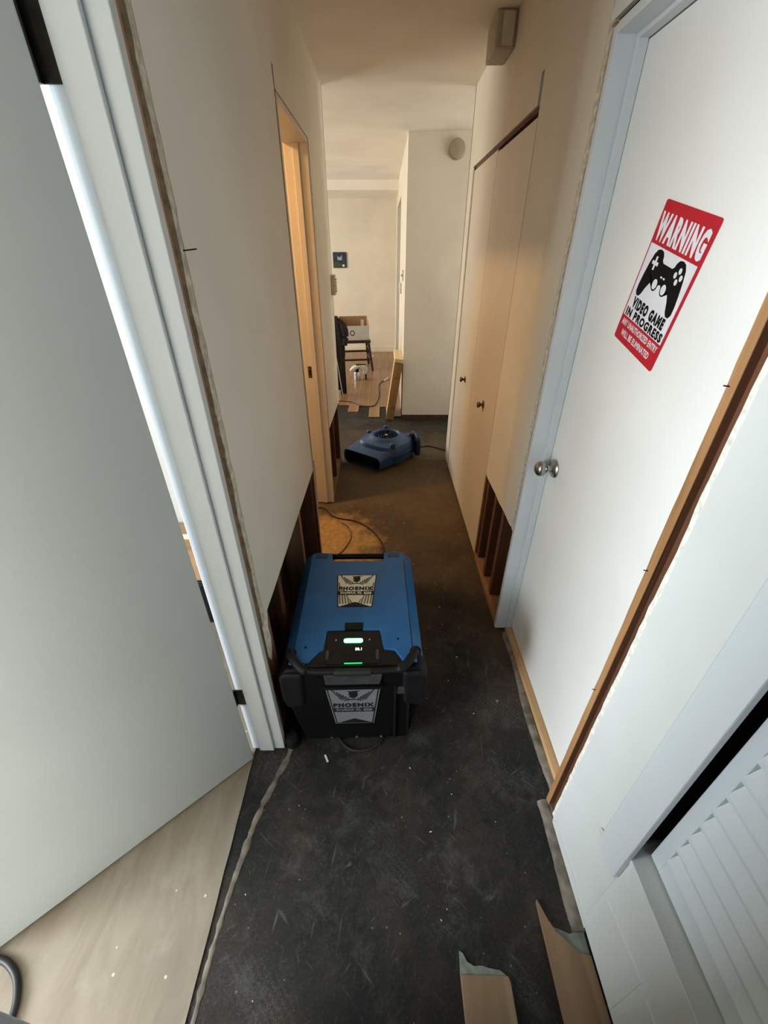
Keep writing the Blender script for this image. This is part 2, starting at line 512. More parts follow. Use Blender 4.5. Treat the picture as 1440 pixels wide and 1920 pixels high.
# jamb of the second doorway
j2 = MB().box(XLB, XL, 2.64, 2.66, 0.008, 2.05).build('trim_2', 'closet_paint', bevel=.002)
struct(j2, 'cream door jamb with strike plate in the warm-lit second doorway', 'door jamb')
MB().box(-.446, -.415, 2.629, 2.6401, .01, 2.03).build('door_stop', 'closet_paint', j2, .002)
MB().box(XLB, XL, 1.966, 1.986, 0.008, 2.05).build('near_jamb', 'closet_paint', j2, .002)
MB().box(XLB, XL, 1.986, 2.64, 2.03, 2.05).build('head_jamb', 'closet_paint', j2, .002)
MB().box(XL - .012, XL - .0015, 1.9395, 1.9661, .05, 2.112).build('raw_edge', 'stud_wood', j2)
MB().box(XL - .010, XL - .0003, 2.6601, 2.686, .05, 2.05).build('raw_edge', 'jamb_raw', j2)
MB().box(XL - .010, XL - .0003, 1.966, 2.686, 2.0501, 2.056).build('raw_edge', 'jamb_raw', j2)
sp = MB().box(-.472, -.449, 2.6385, 2.6402, .915, .985).build('strike_plate', 'old_brass', j2, .001)
MB().box(-.467, -.454, 2.6375, 2.6386, .932, .962).build('latch_hole', 'dark_void', sp)

# ------------------------------------------------------------------ right hall wall
wr = MB()
e = ragged(0.02, CZ, .606, .0028, 70, 41)
wr.prism(e + [(.40, CZ), (.40, .02)], XR, XR + T, 'x')
wr.box(XR, XR + T, -.36, .40, 0.02, .430)
wr.box(XR, XR + T, -.36, .40, 2.12, CZ)
wr.box(XR, XR + T, -1.9, -.36, 0.0, CZ)
wrn = wr.build('wall_right', 'wall_paint_white')
struct(wrn, 'white right wall beside the louvered door, ragged cut edge by stud', 'wall')
MB().prism(ragged(0.03, CZ, .619, .0024, 80, 43) + ragged(CZ, .03, .598, .0005, 3, 44), XR + .0015, XR + T, 'x').build('torn_drywall_edge', 'gypsum_pale', wrn)
MB().box(XR + T + .001, XR + .10, .585, .6455, .03, CZ - .02).build('stud', 'stud_wood', wrn, .002, 1)
MB().box(XR + .004, XR + .10, .607, .648, .0, .03).build('sole_plate', 'mastic_ridge', wrn)
# patched plaster rectangles low on the wall
MB().prism([(.355, .035), (.352, .24), (.21, .27), (.205, .03)], XR - .0018, XR + .001, 'x').build('plaster_patch', 'wall_paint_white', wrn, .001, 1)
MB().prism([(.19, .03), (.187, .26), (-.1, .27), (-.1, .03)], XR - .0018, XR + .001, 'x').build('plaster_patch', 'wall_paint_white', wrn, .001, 1)
MB().box(XR - .0012, XR + .001, .366, .438, .03, .335).build('plaster_patch', 'wall_paint_white', wrn)
MB().lathe([(.0001, 0), (.010, .0005), (.012, .003), (.006, .006), (.0001, .007)], (XR - .0005, .446, .352), '-x', 12).build('plaster_crumb', 'gypsum', wrn)
MB().prism([(.598, .03), (.585, .055), (.40, .06), (.35, .05), (.35, .02), (.60, .02)], XR - .003, XR, 'x').build('paint_flap', 'wall_paint_white', wrn)

wr = MB()
e = ragged(.578, CZ, 1.480, .003, 50, 47)
poly = e + [(3.42, CZ), (3.42, 0.03), (3.262, .03)] + ragged(.05, 2.025, 3.262, .0015, 20, 48)
poly += [(2.022, 2.025), (2.022, 2.11), (1.990, 2.11), (1.990, 2.02)]
poly += ragged(2.0, .59, 1.988, .0015, 20, 49) + [(1.985, .572), (1.9, .571), (1.75, .575), (1.7, .571), (1.6, .577), (1.5, .574)]
wr.prism(poly, XR, XR + T, 'x')
wr.box(XR, XRB, 3.405, 3.42, .03, CZ)
wall_right = wr.build('wall_right', 'wall_paint_cream')
struct(wall_right, 'cream right hallway wall around the closet, low cutout showing studs', 'wall')
MB().prism(ragged(.57, CZ, 1.455, .003, 60, 51) + ragged(CZ, .58, 1.49, .0005, 3, 52), XR + .0015, XR + T, 'x').build('torn_drywall_edge', 'gypsum', wall_right)
MB().prism(ragged(.04, 2.02, 3.245, .0015, 30, 53) + [(3.27, 2.02), (3.27, .04)], XR + .002, XR + T, 'x').build('torn_drywall_edge', 'gypsum', wall_right)
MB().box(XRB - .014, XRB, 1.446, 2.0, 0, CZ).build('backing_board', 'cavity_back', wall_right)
for y0 in (1.447, 1.625, 1.775, 1.945):
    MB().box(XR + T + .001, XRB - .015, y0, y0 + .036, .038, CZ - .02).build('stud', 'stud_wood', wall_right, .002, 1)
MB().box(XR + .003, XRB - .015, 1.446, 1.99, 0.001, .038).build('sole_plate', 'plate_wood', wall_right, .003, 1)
MB().box(XR + T + .001, XRB, 2.0, 3.25, 2.03, CZ).build('closet_header', 'wall_paint_cream', wall_right)
MB().box(XR + .012, XR + .03, 2.004, 3.25, 2.012, 2.03).build('raw_header_edge', 'stud_wood', wall_right)
MB().box(XR + .003, XR + .012, 1.9895, 2.004, .02, 2.008).build('raw_edge', 'jamb_raw', wall_right)
MB().box(XR + .002, XR + .03, 3.236, 3.246, .02, 2.02).build('raw_edge', 'jamb_raw', wall_right)
MB().box(XR + .009, XR + T + .0005, 1.985, 2.03, 2.02, 2.115).build('raw_header_edge', 'dark_void', wall_right)
for y0, y1 in ((1.986, 2.0), (3.25, 3.262)):
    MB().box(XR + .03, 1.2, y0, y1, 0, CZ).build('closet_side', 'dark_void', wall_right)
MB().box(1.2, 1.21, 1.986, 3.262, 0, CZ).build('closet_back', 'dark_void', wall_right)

# jamb of the closed right door
j3 = MB().box(XR, XRB, 1.425, 1.446, 0.008, 2.035).build('trim_3', 'trim_paint', bevel=.002)
struct(j3, 'pale blue-grey door jamb beside the door with the sign', 'door jamb')
MB().box(.598, .624, 1.414, 1.4251, .01, 2.02).build('door_stop', 'trim_paint', j3, .002)
MB().box(.598, .624, .667, 1.414, 2.008, 2.0185).build('door_stop', 'trim_paint', j3, .002)
MB().box(XR, XRB, .667, 1.425, 2.018, 2.038).build('head_jamb', 'trim_paint', j3, .002)
MB().box(XR + .002, XRB, .648, .6655, 0.008, 2.038).build('near_jamb', 'stud_wood', j3, .001)
MB().box(XR + .0025, XRB, .6656, .667, 0.008, 2.018).build('jamb_face', 'trim_paint', j3)
MB().prism(ragged(.02, 2.04, .6675, .0012, 60, 61) + ragged(2.04, .02, .6475, .0006, 20, 62), XR + .0005, XR + .0022, 'x').build('raw_edge', 'jamb_raw', j3)
for zz in (.62, 1.02, 1.40):
    MB().tube([(XR + .001, .661, zz), (XR - .008, .663, zz + .001)], .0012, 6).build('bent_nail', 'bronze', j3)
MB().prism(ragged(.05, 2.03, 1.4478, .0012, 50, 63) + [(1.4465, 2.03), (1.4465, .05)], XR + .0003, XR + .004, 'x').build('raw_edge', 'jamb_raw', j3)
MB().box(XR + .001, XRB, 1.446, 1.462, 2.038, 2.045).build('raw_edge', 'jamb_raw', j3)
# wall above that door
wab = MB().box(XR, XR + T, .60, 1.47, 2.05, CZ).build('wall_right', 'wall_paint_white')
struct(wab, 'strip of right wall above the door with the sign', 'wall')
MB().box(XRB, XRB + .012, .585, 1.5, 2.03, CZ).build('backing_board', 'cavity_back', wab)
th = MB().prism([(.597, 0), (.597, .018), (.603, .026), (.626, .026), (.626, 0)], .668, 1.424, 'y').build('trim_4', 'strip_wood')
struct(th, 'bare tan wooden strip on the floor under the signed door', 'floor strip')

# furnace-closet sill, casing, box
cs = MB().box(XR - .016, XR - .0005, .362, .438, .345, 2.18).build('trim_5', 'trim_paint', bevel=.003)
struct(cs, 'white casing board cut short above the floor by the louvered door', 'door casing')
sl = MB().box(XR - .003, .70, -.36, .395, .4305, .446).build('trim_6', 'wall_paint_white', bevel=.0015)
struct(sl, 'white raised sill below the louvered closet door', 'sill')
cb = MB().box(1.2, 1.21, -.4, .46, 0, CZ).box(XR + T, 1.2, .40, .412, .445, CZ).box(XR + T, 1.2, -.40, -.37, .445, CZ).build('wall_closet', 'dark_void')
struct(cb, 'dark inside of the closet behind the louvered door', 'wall')

# ------------------------------------------------------------------ other walls of the place
def wallbox(name, mat, label, *boxes):
    mb = MB()
    for q in boxes: mb.box(*q)
    return struct(mb.build(name, mat), label, 'wall')


wallbox('wall_north', 'wall_paint', 'wall facing the viewer at the end of the hallway', (.20, 3.0, 4.49, 4.61, .045, CZ))
wf = bpy.data.objects['wall_north']
MB().box(.20, 3.0, 4.500, 4.60, .0, .045).build('sole_plate', 'stud_wood', wf)
wp = MB().box(.20, .30, 4.61, 6.0, .0, CZ).box(.20, .30, 6.0, 7.5, 2.14, CZ).box(.20, .30, 7.5, 8.17, 0, CZ).build('wall_passage', 'wall_paint_cream')
struct(wp, 'bright narrow side wall of the passage into the living room', 'wall')
wlv = MB().box(-4.1, 3.0, 8.17, 8.29, 0, CZ).build('wall_far', 'wall_paint_cream')
struct(wlv, 'cream back wall of the living room with the small picture', 'wall')
sf = MB().box(-4.1, .20, 7.15, 8.17, 2.31, CZ).build('ceiling_added_soffit', 'ceiling_paint')  # soffit added to give the shaded grey band under the ceiling
struct(sf, 'added lowered ceiling edge for the grey band before the back wall', 'ceiling')
bb = MB().box(-4.0, .20, 8.155, 8.17, .008, .10).build('baseboard_far', 'wall_paint_cream', bevel=.003)
struct(bb, 'cream baseboard along the living room back wall', 'baseboard')
wallbox('wall_living', 'wall_paint', 'living room window wall', (-4.12, -4.0, 3.29, 8.29, 0, .7), (-4.12, -4.0, 3.29, 8.29, 2.3, CZ), (-4.12, -4.0, 3.29, 4.65, .7, 2.3), (-4.12, -4.0, 6.95, 8.29, .7, 2.3))
wallbox('wall_kitchen', 'wall_paint', 'far side walls right of the passage', (2.9, 3.0, 4.61, 8.17, 0, CZ), (2.5, 2.6, 3.3, 4.49, 0, CZ), (1.21, 2.6, 3.2, 3.3, 0, CZ))
wallbox('wall_bath', 'wall_paint_cream', 'walls of the warm-lit room behind the second doorway', (-2.5, XLB, 3.385, 3.397, 0, CZ), (-2.5, XLB, 1.80, 1.90, 0, CZ), (-2.6, -2.5, 1.80, 3.397, 0, CZ))
wallbox('wall_room', 'room_paint', 'walls of the left room behind the open door', (-3.3, XLB, 1.70, 1.80, 0, CZ), (-3.3, XLB, -2.2, -2.1, 0, CZ), (-3.3, -3.2, -2.2, 1.8, 0, .78), (-3.3, -3.2, -2.2, 1.8, 2.12, CZ), (-3.3, -3.2, -2.2, -1.68, .78, 2.12), (-3.3, -3.2, -.12, 1.8, .78, 2.12))
wallbox('wall_back', 'wall_paint', 'walls of the space behind the viewer', (-1.0, -.49, -2.0, -1.9, 0, CZ), (.55, 1.3, -2.0, -1.9, 0, CZ), (-1.1, -1.0, -3.0, -1.9, 0, CZ), (1.3, 1.4, -3.0, -1.9, 0, CZ), (-1.1, -.45, -3.1, -3.0, 0, CZ), (.6, 1.4, -3.1, -3.0, 0, CZ), (-.45, .6, -3.1, -3.0, 0, .8), (-.45, .6, -3.1, -3.0, 2.15, CZ))

# ------------------------------------------------------------------ doors
# open left door
ang = math.atan2(-.496, -.556)
d1 = empty('door_1', (-.497, .828, 0), (0, 0, ang))
struct(d1, 'plain grey-white flush door standing open on the left', 'door')
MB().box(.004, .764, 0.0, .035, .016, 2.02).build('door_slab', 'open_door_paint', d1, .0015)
for z0, z1, nm in ((1.787, 1.889, 'hinge'), (.283, .362, 'hinge')):
    h = MB().box(-.4955, -.4655, .8372, .8399, z0, z1)
    ho = h.build('hinge', 'bronze', j1, .003, 2)
    MB().tube([(-.4985, .8335, z0), (-.4985, .8335, z1)], .0055, 10).build('hinge_knuckle', 'bronze', ho)

# closed right door with knob
XD = .625
d2 = MB().box(XD, XD + .036, .669, 1.4225, .028, 2.007).build('door_2', 'door_paint', bevel=.0015)
struct(d2, 'white flush door on the right carrying the red warning sign', 'door')
kb = MB().lathe([(.0001, 0), (.034, 0), (.034, .004), (.030, .009), (.016, .012), (.011, .016), (.011, .030), (.018, .036), (.026, .044), (.0285, .054), (.026, .063), (.018, .070), (.008, .0735), (.0001, .074)], (XD, 1.362, .912), '-x', 28).build('door_knob', 'satin_nickel', d2, smooth=True)

# closet doors
for i, (y0, y1, ky, kz, lab) in enumerate(((2.005, 2.617, 2.26, .865, 'near cream closet door, the one beside the low cutout'), (2.622, 3.235, 2.86, .85, 'far cream closet door, the one nearest the hallway end'))):
    d = MB().box(XR + .004, XR + .034, y0, y1, .018, 2.004 - (.012 if i == 0 else 0)).build('door_%d' % (3 + i), 'closet_paint', bevel=.0015)
    struct(d, lab, 'door')
    MB().lathe([(.0001, 0), (.022, 0), (.022, .003), (.009, .005), (.007, .016), (.013, .021), (.017, .028), (.014, .034), (.0001, .037)], (XR + .004, ky, kz), '-x', 20).build('door_knob', 'old_brass', d, smooth=True)

# louvered door
XV = .590
d5 = empty('door_5', (XV, 0, .452))
struct(d5, 'white louvered closet door at the right edge of the view', 'door')
MB().box(0, .03, .341, .370, 0, 1.64).build('stile', 'trim_paint', d5, .0015)
MB().box(0, .03, -.345, -.31, 0, 1.64).build('stile', 'trim_paint', d5, .0015)
MB().box(0, .03, -.31, .341, 0, .055).build('bottom_rail', 'trim_paint', d5, .0015)
MB().box(0, .03, -.31, .341, 1.58, 1.64).build('top_rail', 'trim_paint', d5, .0015)
slat0 = None
for k in range(27):
    z = .052 + k * .0563
    if slat0 is None:
        s = MB().prism([(-.004, .004), (-.004, .012), (.027, .068), (.030, .060)], -.31, .3405, 'y').build('slat', 'trim_paint', d5)
        slat0 = s
    else:
        s = slat0.copy(); COL.objects.link(s); s.parent = d5
    s.location = (0, 0, z)

# ------------------------------------------------------------------ warning sign
sg = empty('warning_sign', (.0, 0, 0))
cy, cz = (1.133 + .995) / 2 - .0, (1.68 + 1.344) / 2
M = Matrix(((0, 0, -1), (-1, 0, 0), (0, 1, 0))).to_4x4()      # local x -> -Y, y -> Z, z -> -X
th_ = R(-13.0)
M = Matrix.Translation((XD - .0006, cy, cz)) @ M @ Matrix.Rotation(th_, 4, 'Z')
sg.matrix_basis = M
tag(sg, 'red and white video game warning sign hung tilted on the right door', 'sign')
W, H = .213, .298


def rrect(x0, x1, y0, y1, r, n=4):
    out = []
    for cx, cy_, a0 in ((x1 - r, y1 - r, 0), (x0 + r, y1 - r, 90), (x0 + r, y0 + r, 180), (x1 - r, y0 + r, 270)):
        for k in range(n + 1):
            a = R(a0 + 90 * k / n); out.append((cx + r * math.cos(a), cy_ + r * math.sin(a)))
    return out


plate = MB().prism(rrect(-W / 2, W / 2, -H / 2, H / 2, .006), 0, .0012, 'z').build('plate', 'sign_red', sg)
white = MB().prism([(-W / 2 + .005, -.090), (W / 2 - .009, -.090), (W / 2 - .009, .068), (-W / 2 + .005, .068)], .0012, .0014, 'z').build('white_field', 'sign_white', sg)
mb = MB(); text_into(mb, 'WARNING', (-W / 2 + .007, W / 2 - .011, .0745, .129), .0016, .06); mb.build('lettering', 'sign_white', sg)
mb = MB()
text_into(mb, 'VIDEO GAME', (-.080, .078, -.066, -.041), .0017, .075)
text_into(mb, 'IN PROGRESS', (-.094, .092, -.0885, -.0685), .0017, .06)
mb.build('lettering', 'sign_black', sg)
mb = MB()
text_into(mb, 'ANY UNAUTHORIZED ENTRY', (-.094, .094, -.111, -.096), .0016, .03)
text_into(mb, 'WILL BE ELIMINATED', (-.078, .074, -.134, -.119), .0016, .03)
mb.build('lettering', 'sign_white', sg)
# game controller silhouette
half = [(0, .030), (.020, .030), (.026, .034), (.029, .042), (.036, .049), (.048, .051), (.060, .048), (.069, .038), (.076, .018), (.082, -.006), (.086, -.030), (.086, -.044), (.079, -.052), (.069, -.052), (.061, -.045), (.052, -.028), (.042, -.015), (.033, -.012)]
for k in range(7):
    a = R(0 - 180 * k / 6); half.append((.0205 + .0135 * math.cos(a), -.012 + .0140 * math.sin(a)))
half += [(.004, -.009), (0, -.008)]
full = half + [(-x, y) for x, y in half[1:-1]][::-1]
off = .014
ctl = MB().prism([(x, y + off) for x, y in full], .0014, .0017, 'z').build('game_controller_print', 'sign_black', sg)


def disc(mb, x, y, rx, ry, z, n=18):
    mb.add([(x + rx * math.cos(2 * math.pi * k / n), y + ry * math.sin(2 * math.pi * k / n), z) for k in range(n)], [tuple(range(n))])


mb = MB(); z = .0019
for sx in (-1, 1): disc(mb, sx * .0205, -.012 + off, .0098, .0105, z)
for dx, dy in ((0, .0105), (0, -.0105), (.0115, 0), (-.0115, 0)): disc(mb, .052 + dx, .023 + dy + off, .0056, .0060, z)
cx0, cy0, a, l = -.052, .023 + off, .0036, .0135
mb.add([(cx0 + p, cy0 + q, z) for p, q in ((-a, -l), (a, -l), (a, -a), (l, -a), (l, a), (a, a), (a, l), (-a, l), (-a, a), (-l, a), (-l, -a), (-a, -a))], [tuple(range(12))])
for sx in (-1, 1): mb.add([(sx * .006 + p, .006 + off + q, z) for p, q in ((-.0038, -.0018), (.0038, -.0018), (.0038, .0018), (-.0038, .0018))], [(0, 1, 2, 3)])
mb.build('controller_buttons', 'sign_white', ctl)

# ------------------------------------------------------------------ dehumidifier
dh = empty('dehumidifier', (-.103, .875, 0), (0, 0, R(1.4)))
tag(dh, 'blue and black wheeled dehumidifier with green light standing in the hallway', 'dehumidifier')


def xz(h):   # mirrored cross-section
    return h + [(-x, z) for x, z in h[::-1]]


base = MB().prism(xz([(.185, .012), (.215, .06), (.232, .22), (.232, .26)]), .045, .575, 'y').build('lower_housing', 'black_plastic', dh, .008)
# blue cover: chamfered shell
shell = MB().prism(xz([(.236, .20), (.243, .35), (.240, .392), (.205, .418), (.20, .418)]), .075, .56, 'y')
shell = shell.build('blue_cover', 'blue_plastic', dh, .010, 3)
lid = [(-.238, .022), (-.150, .022), (-.117, .067), (-.103, .073), (-.098, .162), (-.034, .162), (-.034, .194), (.030, .194), (.030, .161), (.092, .160), (.105, .076), (.142, .070), (.168, .024), (.240, .022),
       (.238, .45), (.240, .605), (.185, .618), (.118, .612), (.113, .552), (-.110, .556), (-.115, .612), (-.182, .618), (-.238, .607), (-.236, .45)]
lt = MB()
# flat centre plate plus sloping shoulders made by inset loft
inner = []
for (x, y) in lid:
    inner.append((max(-.205, min(.205, x)), y))
lt.loft([[(x, y, .372) for x, y in lid], [(x, y, .396) for x, y in lid], [(x, y, .428) for x, y in inner]])
lt.build('top_lid', 'blue_plastic', dh, .004, 2)
# long shallow seams on the lid
for sx in (-1, 1):
    MB().box(sx * .203 - .0022, sx * .203 + .0022, .06, .55, .4272, .4286).build('lid_seam', 'blue_plastic_dark', dh)
    MB().lathe([(.0001, 0), (.020, 0), (.020, .010), (.017, .014), (.0001, .014)], (sx * .213, .062, .420), 'z', 18).build('handle_pivot', 'black_plastic', dh, smooth=True)
    MB().box(sx * .16 - .026, sx * .16 + .026, .575, .609, .426, .4305).build('grip_pad', 'blue_plastic_deep', dh, .003)
MB().lathe([(.0001, 0), (.004, 0), (.004, .002), (.0001, .002)], (.155, .115, .428), 'z', 10).build('screw', 'black_plastic', dh)
MB().lathe([(.0001, 0), (.004, 0), (.004, .002), (.0001, .002)], (-.165, .085, .428), 'z', 10).build('screw', 'black_plastic', dh)
# rear carrying bar
MB().tube([(-.125, .603, .415), (-.12, .603, .415), (.12, .601, .415), (.125, .601, .415)], .0125, 12).build('rear_handle', 'black_plastic', dh, smooth=True)
# control panel
cp = MB()
pp = [(-.158, .012), (-.119, .066), (-.105, .072), (-.100, .164), (-.036, .164), (-.036, .196), (.032, .196), (.032, .163), (.094, .162), (.107, .075), (.144, .069), (.176, .012)]
cp.prism(pp, .38, .4215, 'z')
cpo = cp.build('control_panel', 'panel_black', dh, .002)
MB().prism(rrect(-.096, .090, .018, .155, .006), .4215, .4245, 'z').build('panel_plate', 'panel_black', cpo, .001)
MB().prism(rrect(-.034, .030, .166, .193, .003), .4215, .430, 'z').build('latch_button', 'black_plastic_dull', cpo, .001)
MB().prism(rrect(-.0355, .0315, .105, .122, .008), .4246, .4272, 'z').build('status_light', 'led_green', cpo)
MB().prism(rrect(-.031, .030, .05, .088, .003), .4246, .4256, 'z').build('display', 'panel_black', cpo)
mb = MB(); text_into(mb, '58.1', (.006, .028, .071, .082), .4260, .02); mb.build('display_digits', 'led_white', cpo)
MB().box(-.029, .031, .0175, .0205, .4246, .4262).build('status_line', 'led_green_dim', cpo)
for sx in (-.063, .055):
    MB().lathe([(.0001, 0), (.0035, 0), (.003, .0015), (.0001, .0018)], (sx, .117, .4245), 'z', 10).build('screw', 'silver', cpo)
for sx in (-.088, .082):
    MB().prism(rrect(sx - .005, sx + .005, .034, .072, .003), .4245, .427, 'z').build('panel_rib', 'grey_plastic', cpo)
# front fascia
ff = MB().prism(xz([(.188, .010), (.197, .03), (.225, .19), (.236, .24), (.240, .40), (.222, .418), (.10, .418)]), .0, .07, 'y').build('front_fascia', 'black_plastic', dh, .010, 3)
for sx in (-1, 1):
    MB().prism([(sx * .172, .235), (sx * .236, .225), (sx * .249, .27), (sx * .249, .385), (sx * .235, .405), (sx * .165, .405)], -.010, .065, 'y').build('corner_bumper', 'black_plastic_dull', dh, .012, 3)
MB().prism([(-.094, .350), (.090, .350), (.098, .402), (-.098, .402)], -.010, .01, 'y').build('grip_plate', 'grey_plastic', dh, .004)
MB().box(-.10, .10, -.020, .01, .338, .347).build('fascia_ledge', 'black_plastic', dh, .003)
MB().box(.138, .146, -.010, .01, .02, .33).build('fascia_rib', 'black_plastic_dull', dh, .002)
MB().box(.186, .193, -.010, .01, .05, .30).build('fascia_rib', 'black_plastic_dull', dh, .002)
MB().prism([(.146, .29), (.186, .29), (.186, .325), (.146, .325)], -.007, .01, 'y').build('fascia_step', 'grey_plastic', dh, .003)
for sx in (-.095, .0, .093):
    MB().lathe([(.0001, 0), (.0045, 0), (.0045, .002), (.0001, .003)], (sx, -.0005, .022), 'y', 10).build('screw', 'silver', dh, loc=(0, -.002, 0))
# pull handle folded over the front
hp = smooth_path([(-.213, .06, .434), (-.200, .030, .442), (-.165, -.004, .432), (-.12, -.012, .426), (0, -.014, .425), (.12, -.012, .426), (.165, -.004, .432), (.198, .030, .442), (.211, .06, .434)], 6)
hr = [.015 if abs(p[0]) > .15 else .0095 for p in hp]
MB().tube(hp, hr, 10).build('pull_handle', 'black_plastic_dull', dh, smooth=True)
MB().tube([(-.06, -.016, .425), (.06, -.016, .425)], .012, 12).build('handle_grip', 'rubber', dh, smooth=True)
# wheels and feet
for sx in (-1, 1):
    MB().lathe([(.0001, -.018), (.03, -.018), (.052, -.014), (.055, 0), (.052, .014), (.03, .018), (.0001, .018)], (sx * .218, .50, .056), 'x', 22).build('wheel', 'rubber', dh, smooth=True)
    MB().lathe([(.0001, 0), (.022, 0), (.018, .014), (.0001, .014)], (sx * .15, .10, -.0002), 'z', 14).build('foot', 'rubber', dh)


def brand_label(parent, loc, rot, w0, w1, h, paper, stripes=True):
    """trapezoid sticker: w0 top width, w1 bottom width"""
    def hw(v): return (w1 + (w0 - w1) * (v / h + .5)) / 2
    lo = MB().add([(-hw(-h / 2), -h / 2, 0), (hw(-h / 2), -h / 2, 0), (hw(h / 2), h / 2, 0), (-hw(h / 2), h / 2, 0)], [(0, 1, 2, 3)]).build('brand_label', 'label_black', parent, loc=loc, rot=rot)
    i = .0045
    k = h / .18
    MB().add([(-hw(-h / 2 + i) + i, -h / 2 + i, .0003), (hw(-h / 2 + i) - i, -h / 2 + i, .0003), (hw(h / 2 - i) - i, h / 2 - i, .0003), (-hw(h / 2 - i) + i, h / 2 - i, .0003)], [(0, 1, 2, 3)]).build('label_field', paper, lo)
    st = MB()
    if stripes:      # radiating side stripes
        for sx in (-1, 1):
            for q in range(6):
                x0 = sx * (.072 - q * .0115) * w0 / .168 * (1 if q < 3 else .97); top = (.046 - q * .022) * k
                st.add([(x0 - sx * .010, -h / 2 + .016, .0005), (x0 - sx * .0165, -h / 2 + .018, .0005), (x0 - sx * .0045, top - .008, .0005), (x0 + sx * .002, top, .0005)], [(0, 1, 2, 3)])
        st.build('label_stripes', 'label_stripe', lo)
    em = MB(); z = .0006
    # band, bottom chevron, bird, wings
    em.add([(-hw(-.028 * k) + .001, -.028 * k, z), (hw(-.028 * k) - .001, -.028 * k, z), (hw(-.006 * k) - .001, -.006 * k, z), (-hw(-.006 * k) + .001, -.006 * k, z)], [(0, 1, 2, 3)])
    em.add([(-hw(-h / 2) + .006, -h / 2 + .002, z), (hw(-h / 2) - .006, -h / 2 + .002, z), (0, -h / 2 + .026 * k, z)], [(0, 1, 2)])
    B = [(-.012, .062), (-.010, .072), (-.016, .078), (-.006, .076), (.004, .078), (.022, .079), (.010, .074), (.012, .064), (.010, .054), (.003, .047), (-.004, .048), (-.012, .054), (-.008, .058)]
    em.add([(x * k * 1.25, (y * 1.2 - .0125) * k, z) for x, y in B], [tuple(range(len(B)))])
    em.add([(x * k, y * k, z) for x, y in ((-.030, .033), (0, .042), (.030, .033), (.028, .030), (0, .036), (-.028, .030))], [tuple(range(6))])
    for sx in (-1, 1):
        for q in range(6):
            xb = (.014 + q * .0045) * k; xt = (.014 + q * .0088) * k; yt = (.046 + q * .0068) * k; yb = .036 * k
            if q == 5: yt += .008 * k; xt += .006 * k
            em.add([(sx * xb, yb, z), (sx * (xb + .0028 * k), yb, z), (sx * (xt + .004 * k), yt, z), (sx * xt, yt + .002 * k, z)], [(0, 1, 2, 3)])
    em.build('emblem', 'label_black', lo)
    tx = MB(); text_into(tx, 'PHOENIX', (-hw(0) * .92, hw(0) * .92, -.002 * k, .019 * k), .0008, .075); tx.build('lettering', 'label_black', lo)
    tx = MB(); text_into(tx, 'DryMAX XL', (-hw(-.02) * .82, hw(-.02) * .34, -.025 * k, -.009 * k), .0009, .06)
    tx.prism(rrect(hw(-.02) * .44, hw(-.02) * .84, -.023 * k, -.011 * k, .004 * k), .0006, .0008, 'z')
    tx.build('lettering', paper, lo)
    tx = MB(); text_into(tx, 'PRO', (hw(-.02) * .52, hw(-.02) * .76, -.021 * k, -.013 * k), .0010, .02); tx.build('lettering', 'label_black', lo)
    return lo


brand_label(dh, (-.001, .367, .4285), (0, 0, R(-1)), .168, .135, .188, 'label_cream')
fm = MB().prism([(-.074, .118), (.067, .118), (.092, .326), (-.098, .326)], -.004, .004, 'y').build('label_frame', 'label_silver', dh, .001)
brand_label(dh, (-.0035, -.0046, .222), (R(90), 0, 0), .180, .134, .200, 'label_silver', False)

# power cord loop under the dehumidifier front, hose stub by the jamb
tag(MB().tube(smooth_path([(-.185, .90, .0055), (-.17, .875, .0055), (-.13, .838, .0055), (-.075, .832, .0055), (-.02, .855, .0055), (-.005, .89, .0055)], 8), .0045, 8).build('power_cord', 'cord_black', smooth=True),
    'thin black cord looping out under the dehumidifier front', 'cord', 'cords on the floor')
hs = MB().lathe([(.0001, 0), (.020, 0), (.024, .006), (.024, .045), (.018, .055), (.0001, .056)], (-.345, .86, .0), 'z', 16)
hso = tag(hs.build('drain_plug', 'black_plastic_dull', smooth=True), 'small dark round plug on the floor beside the left jamb', 'plug')
MB().tube(smooth_path([(-.345, .862, .02), (-.33, .93, .01), (-.33, 1.02, .008)], 6), .006, 8).build('hose', 'cord_black', hso)

# cords from the second doorway to the machine
tag(MB().tube(smooth_path([(-.62, 2.56, .006), (-.50, 2.57, .006), (-.43, 2.55, .008), (-.37, 2.46, .007), (-.30, 2.42, .006), (-.2, 2.39, .006), (-.11, 2.312, .006), (-.04, 2.2, .006), (-.003, 2.075, .006), (-.01, 1.85, .006), (-.08, 1.55, .10), (-.10, 1.46, .2)], 8), .0055, 8).build('power_cord', 'cord_black', smooth=True),
    'black cord running from the second doorway to the dehumidifier', 'cord', 'cords on the floor')
tag(MB().tube(smooth_path([(-.29, 2.37, .005), (-.24, 2.31, .005), (-.215, 2.2, .005), (-.25, 2.07, .005), (-.31, 1.95, .005), (-.29, 1.72, .005)], 8), .004, 8).build('power_cord', 'cord_grey', smooth=True),
    'thin greyish cord curving across the tan floor patch', 'cord', 'cords on the floor')
# cord on the plywood in the bottom left corner
tag(MB().tube(smooth_path([(-1.25, .20, .012), (-1.1, .285, .012), (-1.012, .293, .012), (-.955, .272, .012), (-.918, .235, .012), (-.90, .19, .012), (-.90, .12, .012), (-.92, -.05, .012)], 8), .0085, 10).build('power_cord', 'cord_black', smooth=True),
    'thick black cord curling on the plywood in the corner of the view', 'cord', 'cords on the floor')

# ------------------------------------------------------------------ air mover
bl = empty('air_mover', (.02, 3.47, 0), (0, 0, R(-37)))
tag(bl, 'blue low-profile blower fan lying on the hallway floor', 'fan')


